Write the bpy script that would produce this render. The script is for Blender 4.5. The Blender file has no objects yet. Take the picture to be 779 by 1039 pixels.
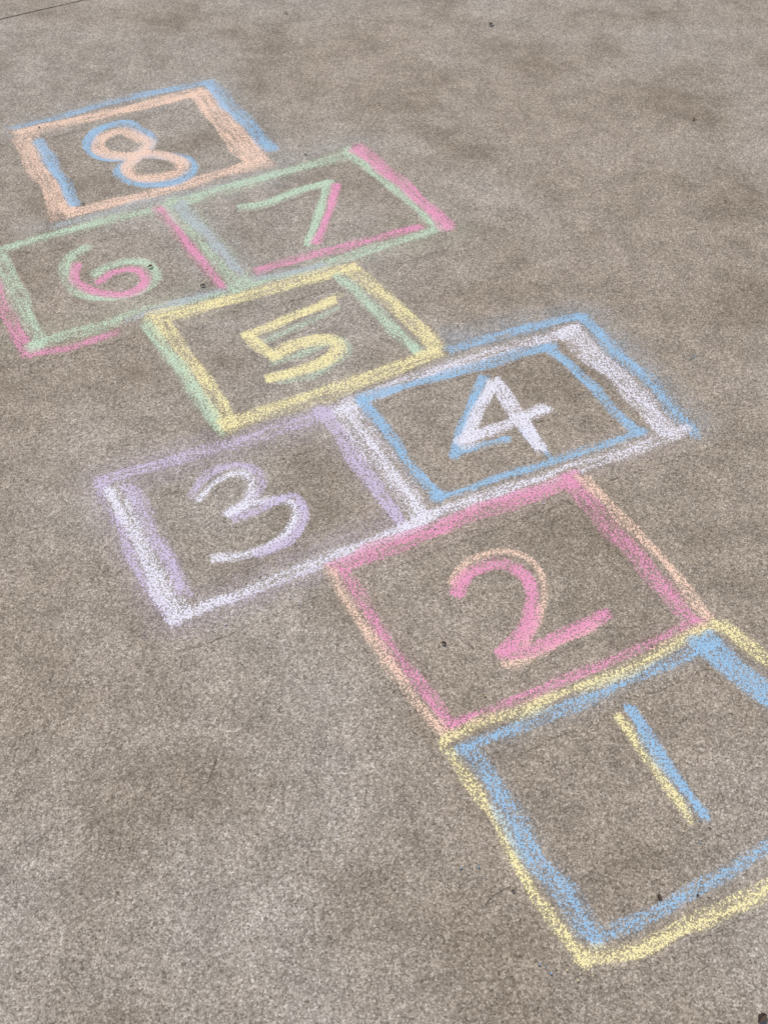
import bpy, bmesh, math, random
import numpy as np
from mathutils import Vector
random.seed(7); rng=np.random.default_rng(11)
S=bpy.context.scene
S.view_settings.view_transform='Standard'; S.view_settings.look='None'; S.view_settings.exposure=0

# ---------------- plan survey -> metres on the pavement plane (z=0) ----------------
H=1.6; TH=math.radians(45.7); F=1269.0; CX,CY=389.5,519.5
def P(x,y):
    u=(x-CX)/F; v=(y-CY)/F
    D=math.sin(TH)+v*math.cos(TH); Fw=math.cos(TH)-v*math.sin(TH)
    return (H*u/D, H*Fw/D)
def scale(x,y):
    a=P(x,y); b=P(x+1,y); c=P(x,y+1)
    return math.sqrt(abs((b[0]-a[0])*(c[1]-a[1])-(b[1]-a[1])*(c[0]-a[0])))

def lin(r,g,b):
    f=lambda c:(c/255/12.92) if c/255<=0.04045 else ((c/255+0.055)/1.055)**2.4
    return np.array([f(r),f(g),f(b)])
COL=dict(pink=lin(215,140,173),blue=lin(136,177,208),peach=lin(227,194,172),yellow=lin(224,214,158),
         green=lin(177,202,176),lav=lin(188,177,203),white=lin(214,213,223),grey=lin(166,178,182))

ST=[]
def s(g,col,w,d,*pts,curve=False): ST.append((g,col,w,d,pts,curve,False))
def haze(col,w,d,*pts): ST.append((0,col,w,d,pts,False,True))
# dust films
haze('blue',28,.06,(15,132),(215,86),(278,155))
haze('grey',34,.14,(40,235),(175,206),(360,150))
haze('green',34,.10,(20,350),(245,290),(450,230))
haze('grey',36,.20,(175,205),(245,290))
haze('yellow',24,.05,(160,330),(355,272),(440,355),(232,430),(160,330))
haze('blue',38,.15,(450,350),(590,322),(695,430))
haze('lav',42,.17,(105,490),(345,415),(420,527),(180,630),(105,490))
haze('lav',32,.10,(425,527),(690,437))
haze('pink',24,.04,(345,578),(585,487),(712,630),(455,748),(345,578))
haze('blue',30,.06,(600,955),(478,762),(722,648),(790,716))
# box 8
s(0,'blue',8,.78,(14,131),(110,105),(216,82))
s(0,'peach',12,.88,(18,137),(110,115),(214,92))
s(0,'peach',20,.92,(28,140),(66,216))
s(0,'blue',9,.8,(38,142),(54,168),(78,209))
s(0,'peach',20,.92,(204,92),(258,163))
s(0,'blue',11,.88,(214,84),(245,118),(277,152))
s(0,'peach',12,.88,(66,219),(160,196),(268,164))
# box 6/7
s(0,'grey',9,.55,(60,229),(178,200),(300,172))
s(0,'green',11,.8,(4,254),(90,229),(178,207),(262,182),(368,153))
s(0,'pink',13,.85,(-6,282),(8,320),(32,360))
s(0,'green',12,.8,(0,256),(18,300),(42,350))
s(0,'pink',9,.85,(30,360),(70,353),(117,339))
s(0,'green',11,.8,(32,351),(130,322),(245,292),(350,262),(452,229))
s(0,'grey',9,.5,(130,325),(245,284),(330,268))
s(0,'pink',10,.9,(164,211),(225,289))
s(0,'green',19,.7,(176,204),(210,243),(246,288))
s(0,'grey',10,.5,(182,208),(244,276))
s(0,'green',11,.85,(352,153),(395,185),(440,226))
s(0,'pink',11,.88,(362,150),(410,188),(457,230))
s(0,'pink',9,.95,(264,273),(345,252),(427,231))
# box 5
s(0,'yellow',14,.88,(152,324),(250,300),(358,271))
s(0,'yellow',19,.88,(164,331),(234,432))
s(0,'green',11,.9,(147,329),(185,378),(224,438))
s(0,'yellow',15,.85,(354,272),(400,310),(447,356))
s(0,'green',11,.9,(346,282),(385,318),(422,357))
s(0,'yellow',17,.9,(230,431),(340,396),(447,356))
# box 3
s(0,'lav',15,.88,(100,491),(215,456),(346,417))
s(0,'lav',14,.78,(102,488),(138,565),(176,632))
s(0,'white',18,.82,(116,495),(150,560),(184,624))
s(0,'lav',11,.85,(134,494),(160,545),(190,602))
s(0,'lav',14,.88,(326,419),(366,474),(408,529))
s(0,'lav',12,.62,(176,633),(300,585),(428,533))
s(0,'white',12,.84,(180,626),(300,580),(428,529))
# box 4
s(0,'blue',10,.9,(456,354),(520,337),(592,321))
s(0,'white',15,.86,(348,412),(460,371),(585,333))
s(0,'white',21,.8,(350,414),(390,468),(430,526))
s(0,'blue',9,.95,(372,403),(470,377),(562,350))
s(0,'blue',10,.97,(367,405),(401,451),(445,505))
s(0,'white',22,.82,(574,334),(630,385),(680,438))
s(0,'blue',10,.97,(557,352),(600,393),(650,441))
s(0,'blue',12,.95,(589,321),(648,378),(707,441))
s(0,'blue',9,.92,(443,505),(540,474),(655,438))
s(0,'white',15,.86,(420,528),(560,485),(692,436))
# box 2
s(0,'pink',17,.92,(342,577),(460,530),(586,486))
s(0,'pink',14,.92,(348,580),(402,664),(462,742))
s(0,'peach',9,.88,(333,578),(389,669),(448,749))
s(0,'pink',17,.92,(577,487),(638,556),(698,630))
s(0,'peach',9,.95,(591,483),(658,555),(721,629))
s(0,'pink',11,.84,(462,737),(580,688),(704,634))
# box 1
s(0,'blue',14,.88,(462,760),(590,711),(722,651))
s(0,'yellow',10,.92,(452,752),(590,696),(732,632))
s(0,'yellow',12,.94,(454,760),(504,835),(544,910),(594,975))
s(0,'blue',23,.84,(480,762),(532,850),(602,950))
s(0,'blue',26,.88,(712,648),(790,716),(880,800))
s(0,'yellow',14,.92,(732,632),(800,685),(905,790))
s(0,'blue',13,.9,(602,957),(690,910),(790,855),(885,808))
s(0,'yellow',19,.96,(588,974),(645,967),(715,934),(800,893),(905,835))
# digits
s(1,'yellow',11,.95,(627,727),(664,780),(698,827))
s(1,'blue',9,.99,(638,717),(677,775),(713,829))
s(1,'blue',8,.9,(637,716),(676,774),(712,829))
s(2,'peach',8,.9,(460,592),(476,570),(508,560),(540,570),(552,596),(545,628),(530,655),curve=True)
s(2,'pink',12,.93,(463,603),(476,583),(505,572),(530,582),(540,606),(530,638),(510,663),curve=True)
s(2,'peach',9,.85,(520,673),(560,656),(602,637))
s(2,'pink',14,.93,(507,664),(535,661),(575,643),(616,623),curve=True)
s(3,'lav',9,.85,(193,503),(212,482),(240,472),(264,482),(260,502),(236,522),curve=True)
s(3,'white',8,.9,(203,508),(218,490),(242,480),(254,489),(248,508),(230,521),curve=True)
s(3,'white',12,.9,(232,522),(262,510),(293,508),(303,522),(290,545),(258,560),(217,566),curve=True)
s(3,'lav',7,.75,(238,528),(270,516),(297,503),(309,522),(296,548),(262,564),curve=True)
s(4,'blue',10,.92,(490,384),(475,420),(462,458))
s(4,'blue',7,.85,(463,459),(515,444))
s(4,'white',10,.9,(500,388),(487,414),(473,446))
s(4,'white',12,.92,(471,448),(512,432),(557,412))
s(4,'blue',7,.88,(530,436),(555,460))
s(4,'white',13,.95,(501,387),(524,420),(548,456))
s(5,'green',7,.62,(262,349),(300,332),(342,313))
s(5,'yellow',11,.95,(250,341),(295,322),(341,304))
s(5,'yellow',12,.93,(252,342),(264,352),(277,362))
s(5,'green',7,.68,(277,369),(315,355),(346,345),(351,360),(322,379),(284,389),curve=True)
s(5,'yellow',12,.93,(275,362),(305,348),(336,344),(341,356),(318,372),(272,384),curve=True)
s(6,'green',9,.92,(90,250),(72,262),(68,280),(82,297),(115,302),(148,293),(158,278),(146,266),(118,268),(98,279),curve=True)
s(6,'pink',7,.92,(80,268),(78,284),(98,296),(128,298),(147,287),(140,275),(118,276),(100,287),curve=True)
s(7,'green',9,.92,(243,211),(268,207),(300,195),(337,184),curve=True)
s(7,'green',8,.9,(333,186),(325,216),(312,250))
s(7,'pink',7,.92,(343,186),(335,215),(322,247))
s(8,'blue',9,.92,(148,136),(128,125),(100,132),(90,148),(108,161),(150,158),(186,160),(195,172),(176,185),(140,187),(122,174),(136,160),(152,146),(148,136),curve=True)
s(8,'peach',10,.93,(144,142),(126,133),(104,140),(102,152),(124,158),(160,156),(184,166),(172,178),(142,180),(130,170),(140,158),(150,146),(144,142),curve=True)

# ---------------- raster of chalk deposit on the slab ----------------
G=0.0026
X0,X1,Y0,Y1=-1.40,1.08,0.60,3.50
nx=int((X1-X0)/G)+1; ny=int((Y1-Y0)/G)+1
xs=X0+np.arange(nx)*G; ys=Y0+np.arange(ny)*G
dens=np.zeros((ny,nx),np.float32); wsum=np.full((ny,nx),1e-5,np.float32)
colr=np.zeros((ny,nx,3),np.float32); colr[:]=COL['white']*1e-5
film=np.zeros((ny,nx),np.float32)
grp=np.zeros((ny,nx),np.int8)
def vnoise(cell):
    gy=int((Y1-Y0)/cell)+3; gx=int((X1-X0)/cell)+3
    r=rng.random((gy,gx)); fy=(ys-Y0)/cell; fx=(xs-X0)/cell
    iy=fy.astype(int); ix=fx.astype(int); ty=fy-iy; tx=fx-ix
    ty=(ty*ty*(3-2*ty))[:,None]; tx=(tx*tx*(3-2*tx))[None,:]
    a=r[np.ix_(iy,ix)]; b=r[np.ix_(iy,ix+1)]; c=r[np.ix_(iy+1,ix)]; d=r[np.ix_(iy+1,ix+1)]
    return ((a*(1-tx)+b*tx)*(1-ty)+(c*(1-tx)+d*tx)*ty).astype(np.float32)
blot=0.4*vnoise(0.04)+0.3*vnoise(0.014)+.3*vnoise(0.006)

def resample(p,w,step):
    d=np.r_[0,np.cumsum(np.hypot(*np.diff(p,axis=0).T))]
    n=max(3,int(d[-1]/step)+1); t=np.linspace(0,d[-1],n)
    return np.c_[np.interp(t,d,p[:,0]),np.interp(t,d,p[:,1])],np.interp(t,d,w),t
def catmull(p):
    q=np.vstack([2*p[0]-p[1],p,2*p[-1]-p[-2]]); out=[]
    for i in range(1,len(q)-2):
        for t in np.linspace(0,1,8,endpoint=False):
            a,b,c,d=q[i-1],q[i],q[i+1],q[i+2]
            out.append(.5*((2*b)+(-a+c)*t+(2*a-5*b+4*c-d)*t*t+(-a+3*b-3*c+d)*t**3))
    out.append(p[-1]); return np.array(out)
def smooth1(n,k):
    m=max(2,n//k+2); return np.interp(np.linspace(0,m-1,n),np.arange(m),rng.normal(size=m))
def lay(pts,rad,d,col,g,hz=False):
    pad=rad.max()*2+2*G
    ix0=max(0,int((pts[:,0].min()-pad-X0)/G)); ix1=min(nx,int((pts[:,0].max()+pad-X0)/G)+2)
    iy0=max(0,int((pts[:,1].min()-pad-Y0)/G)); iy1=min(ny,int((pts[:,1].max()+pad-Y0)/G)+2)
    if ix1<=ix0 or iy1<=iy0: return
    loc=np.full((iy1-iy0,ix1-ix0),9.,np.float32)
    for i in range(len(pts)-1):
        a=pts[i];b=pts[i+1];r=.5*(rad[i]+rad[i+1])
        p2=r*2.0+2*G
        jx0=max(ix0,int((min(a[0],b[0])-p2-X0)/G)); jx1=min(ix1,int((max(a[0],b[0])+p2-X0)/G)+2)
        jy0=max(iy0,int((min(a[1],b[1])-p2-Y0)/G)); jy1=min(iy1,int((max(a[1],b[1])+p2-Y0)/G)+2)
        if jx1<=jx0 or jy1<=jy0: continue
        gx=xs[jx0:jx1][None,:]; gy=ys[jy0:jy1][:,None]
        vx,vy=b-a; L=vx*vx+vy*vy+1e-12
        t=np.clip(((gx-a[0])*vx+(gy-a[1])*vy)/L,0,1)
        q=np.hypot(gx-a[0]-t*vx,gy-a[1]-t*vy)/r
        sl=(slice(jy0-iy0,jy1-iy0),slice(jx0-ix0,jx1-ix0))
        loc[sl]=np.minimum(loc[sl],q)
    sl=(slice(iy0,iy1),slice(ix0,ix1))
    if hz:
        k=np.clip(1-loc/1.9,0,1); k=k*k*(3-2*k)*d*(0.2+1.6*blot[sl])
        film[sl]=np.maximum(film[sl],k)
        wc=k*0.6; wc=wc[...,None]
        colr[sl]=colr[sl]*(1-wc)+COL[col]*wc; wsum[sl]=wsum[sl]*(1-wc[...,0])+wc[...,0]
        return
    k=np.clip((1.28-loc)/0.66,0,1); k=k*k*(3-2*k)
    k=k*d*(0.32+1.15*blot[sl])
    wc=(np.clip((1.9-loc)/0.9,0,1)*0.62).astype(np.float32)[...,None]
    colr[sl]=colr[sl]*(1-wc)+COL[col]*wc
    wsum[sl]=wsum[sl]*(1-wc[...,0])+wc[...,0]
    dens[sl]=1-(1-dens[sl])*(1-np.clip(k,0,.97))
    if g: grp[sl][loc<1.95]=g
TIP=0.0068
order=[a for a in ST if a[6]]+[a for a in ST if not a[6]]
for (g,col,w,d,pp,curve,hz) in order:
    p=np.array([P(*q) for q in pp]); wd=np.array([scale(*q)*w for q in pp])
    if curve:
        n0=len(p); p=catmull(p); wd=np.interp(np.linspace(0,n0-1,len(p)),np.arange(n0),wd)
    p,wd,t=resample(p,wd,0.010 if not hz else 0.03)
    if hz:
        lay(p,wd*.5,d,col,g,hz=True); continue
    tan=np.gradient(p,axis=0); tan/= (np.linalg.norm(tan,axis=1,keepdims=True)+1e-9)
    nor=np.c_[-tan[:,1],tan[:,0]]
    mw=wd.mean(); npass=max(2,int(round(mw/(TIP*1.15))))
    offs=np.linspace(-1,1,npass); rng.shuffle(offs)
    common=smooth1(len(p),8)*(0.0022 if not g else 0.0010)
    for o in offs:
        half=np.maximum(wd*.5-TIP*.8,0.0006)
        wob=smooth1(len(p),7)*(0.0026 if not g else 0.0017)
        q=p+nor*((o*half+wob+common)[:,None])
        if not curve:
            e0=rng.normal()*0.006; e1=rng.normal()*0.007
            q[0]-=tan[0]*e0; q[-1]+=tan[-1]*e1
        rad=TIP*(1+0.27*smooth1(len(p),4)); rad=np.clip(rad,TIP*.5,TIP*1.6)
        lay(q,rad,d*rng.uniform(.46,.74)*(1.10 if g else 1),col,g)
def blur(a,n):
    for _ in range(n):
        a=(a+np.roll(a,1,0)+np.roll(a,-1,0)+np.roll(a,1,1)+np.roll(a,-1,1))/5
    return a
film=np.clip(film+0.11*blur(dens,10),0,.6)
colr=colr/np.maximum(wsum,1e-5)[...,None]
hascol=(wsum>0.003)
colr=np.where(hascol[...,None],colr,0)
dens=np.where(hascol,dens,0); film=np.where(hascol,film,0)

# ---------------- node helpers ----------------
def newmat(n):
    m=bpy.data.materials.new(n); m.use_nodes=True; nt=m.node_tree; nt.nodes.clear(); return m,nt
class NB:
    def __init__(s,nt): s.nt=nt
    def n(s,t,**k):
        x=s.nt.nodes.new(t)
        for a,b in k.items(): setattr(x,a,b)
        return x
    def set(s,sock,v):
        if hasattr(v,'is_output') : s.nt.links.new(v,sock)
        elif hasattr(v,'__len__') and len(v)==3 and sock.type=='RGBA': sock.default_value=(*v,1)
        else: sock.default_value=v
    def math(s,op,a,b=0.0,c=0.0,clamp=False):
        x=s.n('ShaderNodeMath',operation=op,use_clamp=clamp)
        s.set(x.inputs[0],a); s.set(x.inputs[1],b); s.set(x.inputs[2],c); return x.outputs[0]
    def noise(s,vec,sc,det=2,rough=.5,out='Fac'):
        x=s.n('ShaderNodeTexNoise'); x.noise_dimensions='2D'; s.set(x.inputs['Vector'],vec); x.inputs['Scale'].default_value=sc
        x.inputs['Detail'].default_value=det; x.inputs['Roughness'].default_value=rough; return x.outputs[out]
    def ramp(s,f,st):
        x=s.n('ShaderNodeValToRGB'); e=x.color_ramp.elements
        while len(e)<len(st): e.new(.5)
        for i,(p,c) in enumerate(st):
            e[i].position=p; e[i].color=(c[0],c[1],c[2],1) if hasattr(c,'__len__') else (c,c,c,1)
        s.set(x.inputs[0],f); return x.outputs[0]
    def mix(s,f,a,b,mode='MIX'):
        x=s.n('ShaderNodeMix',data_type='RGBA',blend_type=mode)
        s.set(x.inputs[0],f); s.set(x.inputs[6],a); s.set(x.inputs[7],b); return x.outputs[2]
    def mapr(s,v,a,b,c=0.,d=1.):
        x=s.n('ShaderNodeMapRange'); s.set(x.inputs[0],v)
        for i,k in enumerate((a,b,c,d)): x.inputs[1+i].default_value=k
        return x.outputs[0]

def slab_material(name,chalk):
    m,nt=newmat(name); b=NB(nt)
    geo=b.n('ShaderNodeNewGeometry'); pos=geo.outputs['Position']
    f1=b.noise(pos,430,2,.7)
    f2=b.noise(pos,140,3,.75)
    v=b.n('ShaderNodeTexVoronoi'); v.voronoi_dimensions='2D'; b.set(v.inputs['Vector'],pos); v.inputs['Scale'].default_value=360
    h=b.math('ADD',b.math('MULTIPLY',f1,.60),b.math('MULTIPLY',f2,.40))
    h=b.math('SUBTRACT',h,b.math('MULTIPLY',b.math('SUBTRACT',v.outputs['Distance'],.45),.10))
    base=b.ramp(b.mapr(h,.29,.71),[(0,(.112,.094,.073)),(.28,(.192,.167,.136)),(.52,(.264,.236,.198)),(.75,(.345,.315,.273)),(1,(.48,.445,.395))])
    sep=b.n('ShaderNodeSeparateColor'); b.set(sep.inputs[0],v.outputs['Color'])
    base=b.mix(1.0,base,b.mapr(sep.outputs[0],0,1,.74,1.27),'MULTIPLY')
    base=b.mix(b.math('MULTIPLY',b.mapr(sep.outputs[1],.90,.96),.55),base,(.55,.52,.47))
    base=b.mix(b.math('MULTIPLY',b.mapr(sep.outputs[2],.90,.96),.62),base,(.09,.072,.053))
    m0=b.noise(pos,50,2,.6); m1=b.noise(pos,14,3,.7); m2=b.noise(pos,4.4,4,.6); m3=b.noise(pos,1.1,3,.55)
    base=b.mix(1.0,base,b.mapr(m0,.3,.7,.92,1.08),'MULTIPLY')
    base=b.mix(1.0,base,b.mapr(m1,.3,.7,.87,1.12),'MULTIPLY')
    base=b.mix(1.0,base,b.ramp(b.mapr(m2,.3,.7),[(0,(.80,.78,.75)),(.40,(.97,.965,.955)),(1,(1.09,1.09,1.10))]),'MULTIPLY')
    base=b.mix(b.mapr(m3,.38,.62,0,1),b.mix(1.0,base,(.97,.925,.87),'MULTIPLY'),b.mix(1.0,base,(1.04,1.04,1.04),'MULTIPLY'))
    if chalk:
        at=b.n('ShaderNodeAttribute',attribute_name='chalk'); fa=b.n('ShaderNodeAttribute',attribute_name='film')
        d=at.outputs['Alpha']
        gm=b.noise(pos,215,1,.6)
        hn=b.math('ADD',b.math('MULTIPLY',b.mapr(h,.38,.62),.45),b.math('MULTIPLY',b.mapr(gm,.32,.68),.55))
        thr=b.math('SUBTRACT',.98,b.math('MULTIPLY',d,.80))   # grain tops take chalk, pits stay bare
        a=b.math('MULTIPLY',b.math('SUBTRACT',hn,thr),6.5,clamp=True)
        a=b.math('MULTIPLY',a,b.mapr(d,0,.25))
        a=b.math('MULTIPLY',a,.91)
        fm=b.math('MULTIPLY',fa.outputs['Fac'],b.mapr(hn,.3,.8,.1,1.9))
        fm=b.math('MAXIMUM',fm,b.math('MULTIPLY',d,.27))
        a=b.math('MAXIMUM',a,fm,clamp=True)
        cc=b.mix(1.0,at.outputs['Color'],b.mapr(f1,.3,.7,.86,1.12),'MULTIPLY')
        base=b.mix(a,base,cc)
    bs=b.n('ShaderNodeBsdfPrincipled'); b.set(bs.inputs['Base Color'],base)
    bs.inputs['Roughness'].default_value=.92; bs.inputs['Specular IOR Level'].default_value=.2
    bp=b.n('ShaderNodeBump'); bp.inputs['Strength'].default_value=.5; bp.inputs['Distance'].default_value=.0020; b.set(bp.inputs['Height'],h)
    b.set(bs.inputs['Normal'],bp.outputs[0])
    o=b.n('ShaderNodeOutputMaterial'); b.set(o.inputs[0],bs.outputs[0])
    return m
mc=slab_material('weathered_concrete',False)
mk=slab_material('chalked_concrete',True)

# ---------------- chalk meshes ----------------
hop=bpy.data.objects.new('chalk_hopscotch',None); S.collection.objects.link(hop)
act=((dens>0.004)|(film>0.002))
cell=act[:-1,:-1]|act[1:,:-1]|act[:-1,1:]|act[1:,1:]
cg=grp[:-1,:-1]
names={0:'box_outlines'}; names.update({i:'number_%d'%i for i in range(1,9)})
for gi,nm in names.items():
    iy,ix=np.nonzero(cell&(cg==gi))
    if len(iy)==0: continue
    q=np.stack([iy*nx+ix,iy*nx+ix+1,(iy+1)*nx+ix+1,(iy+1)*nx+ix],1)
    u,inv=np.unique(q.ravel(),return_inverse=True)
    vy=u//nx; vx=u%nx
    co=np.zeros((len(u),3),np.float32); co[:,0]=xs[vx]; co[:,1]=ys[vy]; co[:,2]=.0005
    me=bpy.data.meshes.new(nm); me.vertices.add(len(u)); me.vertices.foreach_set('co',co.ravel())
    me.loops.add(len(inv)); me.loops.foreach_set('vertex_index',inv.ravel().astype(np.int32))
    me.polygons.add(len(q)); me.polygons.foreach_set('loop_start',np.arange(len(q),dtype=np.int32)*4)
    me.update(calc_edges=True)
    ca=me.attributes.new('chalk','FLOAT_COLOR','POINT')
    cv=np.zeros((len(u),4),np.float32); cv[:,:3]=colr[vy,vx]; cv[:,3]=dens[vy,vx]; ca.data.foreach_set('color',cv.ravel())
    f=me.attributes.new('film','FLOAT','POINT'); f.data.foreach_set('value',film[vy,vx].astype(np.float32))
    me.materials.append(mk)
    ob=bpy.data.objects.new(nm,me); S.collection.objects.link(ob); ob.parent=hop

# ---------------- pavement slabs with joints, ground below ----------------
ja=np.array(P(0,20)); jb=np.array(P(100,-3))
jd=(jb-ja)/np.linalg.norm(jb-ja); jn=np.array([-jd[1],jd[0]])
bm=bmesh.new(); SL=5.0; gap=.0015
for i in range(-4,5):
    for j in range(-4,4):
        u0=i*SL-2.3+gap/2; u1=(i+1)*SL-2.3-gap/2; v0=j*SL+gap/2; v1=(j+1)*SL-gap/2
        c=[ja+jd*u+jn*v for u,v in ((u0,v0),(u1,v0),(u1,v1),(u0,v1))]
        top=[bm.verts.new((p[0],p[1],0)) for p in c]; bot=[bm.verts.new((p[0],p[1],-.1)) for p in c]
        bm.faces.new(top)
        for k in range(4): bm.faces.new((top[k],bot[k],bot[(k+1)%4],top[(k+1)%4]))
edges=[e for e in bm.edges if all(abs(v.co.z)<1e-6 for v in e.verts)]
bmesh.ops.bevel(bm,geom=edges,offset=.004,segments=3,affect='EDGES')
bmesh.ops.recalc_face_normals(bm,faces=bm.faces)
me=bpy.data.meshes.new('concrete_pavement'); bm.to_mesh(me); bm.free(); me.materials.append(mc)
pav=bpy.data.objects.new('concrete_pavement',me); S.collection.objects.link(pav)

mg,nt=newmat('sandy_soil'); b=NB(nt); geo=b.n('ShaderNodeNewGeometry')
bs=b.n('ShaderNodeBsdfPrincipled'); b.set(bs.inputs['Base Color'],b.ramp(b.noise(geo.outputs['Position'],60,4,.7),[(.3,(.15,.125,.095)),(.7,(.30,.26,.21))]))
bs.inputs['Roughness'].default_value=1
o=b.n('ShaderNodeOutputMaterial'); b.set(o.inputs[0],bs.outputs[0])
me=bpy.data.meshes.new('ground'); R=400
me.from_pydata([(-R,-R,-.0018),(R,-R,-.0018),(R,R,-.0018),(-R,R,-.0018)],[],[(0,1,2,3)]); me.materials.append(mg)
S.collection.objects.link(bpy.data.objects.new('ground',me))

# ---------------- small debris ----------------
def simple(n,c,r=.8):
    m,nt=newmat(n); b=NB(nt); geo=b.n('ShaderNodeNewGeometry')
    bs=b.n('ShaderNodeBsdfPrincipled'); c2=tuple(x*.5 for x in c)
    b.set(bs.inputs['Base Color'],b.ramp(b.noise(geo.outputs['Position'],300,3,.6),[(.3,c2),(.7,c)])); bs.inputs['Roughness'].default_value=r
    o=b.n('ShaderNodeOutputMaterial'); b.set(o.inputs[0],bs.outputs[0]); return m
mleaf=simple('dry_leaf_brown',(.07,.042,.025)); mtw=simple('twig_bark',(.12,.09,.06))
def leafbit(bm,x,y,L,W,ang):
    n=7; rows=[]
    for i in range(n+1):
        t=i/n; w=W*math.sin(math.pi*min(1,t*.93+.05))**.8*(1+random.uniform(-.25,.25)); px=(t-.5)*L
        z=.0015+.35*W*math.sin(math.pi*t)+random.uniform(0,.0006)
        row=[]
        for sgn in (-1,0,1):
            ly=sgn*w*.5; zz=z+(abs(sgn)*W*.25)
            row.append(bm.verts.new((x+px*math.cos(ang)-ly*math.sin(ang),y+px*math.sin(ang)+ly*math.cos(ang),zz)))
        rows.append(row)
    for i in range(n):
        for k in (0,1): bm.faces.new((rows[i][k],rows[i+1][k],rows[i+1][k+1],rows[i][k+1]))
bm=bmesh.new()
for (px,py,L,W) in [(498,26,.022,.010),(450,654,.009,.006),(206,291,.012,.007),(153,272,.012,.008),(668,911,.009,.006),(772,1034,.016,.010),
                    (707,909,.005,.003),(290,14,.012,.006),(703,122,.01,.005),(85,208,.008,.005),(310,158,.008,.004),(520,905,.006,.003),(40,130,.008,.004),(735,205,.008,.004)]:
    x,y=P(px,py); leafbit(bm,x,y,L,W,random.uniform(0,3.1))
for _ in range(26):
    x,y=P(random.uniform(-150,930),random.uniform(-60,1030)); L=random.uniform(.003,.005); leafbit(bm,x,y,L,L*.5,random.uniform(0,3.1))
me=bpy.data.meshes.new('leaf_litter'); bm.to_mesh(me); bm.free(); me.materials.append(mleaf)
S.collection.objects.link(bpy.data.objects.new('leaf_litter',me))
def twig(pts,r,name):
    cu=bpy.data.curves.new(name,'CURVE'); cu.dimensions='3D'; cu.bevel_depth=r; cu.bevel_resolution=2
    sp=cu.splines.new('POLY'); sp.points.add(len(pts)-1)
    for i,(px,py) in enumerate(pts):
        x,y=P(px,py); sp.points[i].co=(x,y,r+.0008,1); sp.points[i].radius=1-.5*i/len(pts)
    cu.materials.append(mtw); ob=bpy.data.objects.new(name,cu); S.collection.objects.link(ob)
    dg=bpy.context.evaluated_depsgraph_get(); me=bpy.data.meshes.new_from_object(ob.evaluated_get(dg))
    bpy.data.objects.remove(ob); S.collection.objects.link(bpy.data.objects.new(name,me))
twig([(492,918),(500,909),(510,903),(518,900)],.0004,'twig')
twig([(220,770),(214,786),(209,800)],.00035,'twig')
for nm,cn,pl in (('chalk_crumbs','white',[(228,628),(150,640),(436,545),(300,612),(703,447),(560,512)]),('chalk_crumbs','blue',[(700,365),(598,300),(560,980),(475,885),(720,842),(697,366)]),
                 ('chalk_crumbs','yellow',[(690,840),(610,988),(500,700),(575,985)])):
    m=simple('chalk_crumb_'+cn,tuple(COL[cn]),1); bm=bmesh.new()
    for px,py in pl:
        for _ in range(3):
            x,y=P(px+random.gauss(0,9),py+random.gauss(0,6)); r=random.uniform(.0008,.0019)
            g=bmesh.ops.create_icosphere(bm,subdivisions=1,radius=r)
            for v in g['verts']: v.co=v.co*random.uniform(.7,1.15)+Vector((x,y,r*.7+.0008))
    me=bpy.data.meshes.new(nm); bm.to_mesh(me); bm.free(); me.materials.append(m)
    S.collection.objects.link(bpy.data.objects.new(nm,me))

# ---------------- light ----------------
w=bpy.data.worlds.new('World'); S.world=w; w.use_nodes=True; nt=w.node_tree
bg=nt.nodes['Background']; sk=nt.nodes.new('ShaderNodeTexSky'); sk.sky_type='NISHITA'; sk.sun_disc=False
EL=60; AZ=-35
sk.sun_elevation=math.radians(EL); sk.sun_rotation=math.radians(AZ); sk.dust_density=3
nt.links.new(sk.outputs[0],bg.inputs[0]); bg.inputs[1].default_value=.15
sl=bpy.data.lights.new('sun','SUN'); sl.energy=2.8; sl.angle=math.radians(12); sl.color=(1,.94,.86)
so=bpy.data.objects.new('sun',sl); S.collection.objects.link(so)
so.rotation_euler=(math.radians(90-EL),0,math.radians(180-AZ))
# ---------------- camera ----------------
cd=bpy.data.cameras.new('camera'); cam=bpy.data.objects.new('camera',cd); S.collection.objects.link(cam); S.camera=cam
cam.location=(0,0,H); cam.rotation_euler=(math.pi/2-TH,0,0)
cd.sensor_fit='VERTICAL'; cd.sensor_height=36; cd.lens=F/1039*36; cd.clip_end=2000; cd.clip_start=.05
cd.dof.use_dof=True; cd.dof.focus_distance=2.2; cd.dof.aperture_fstop=11
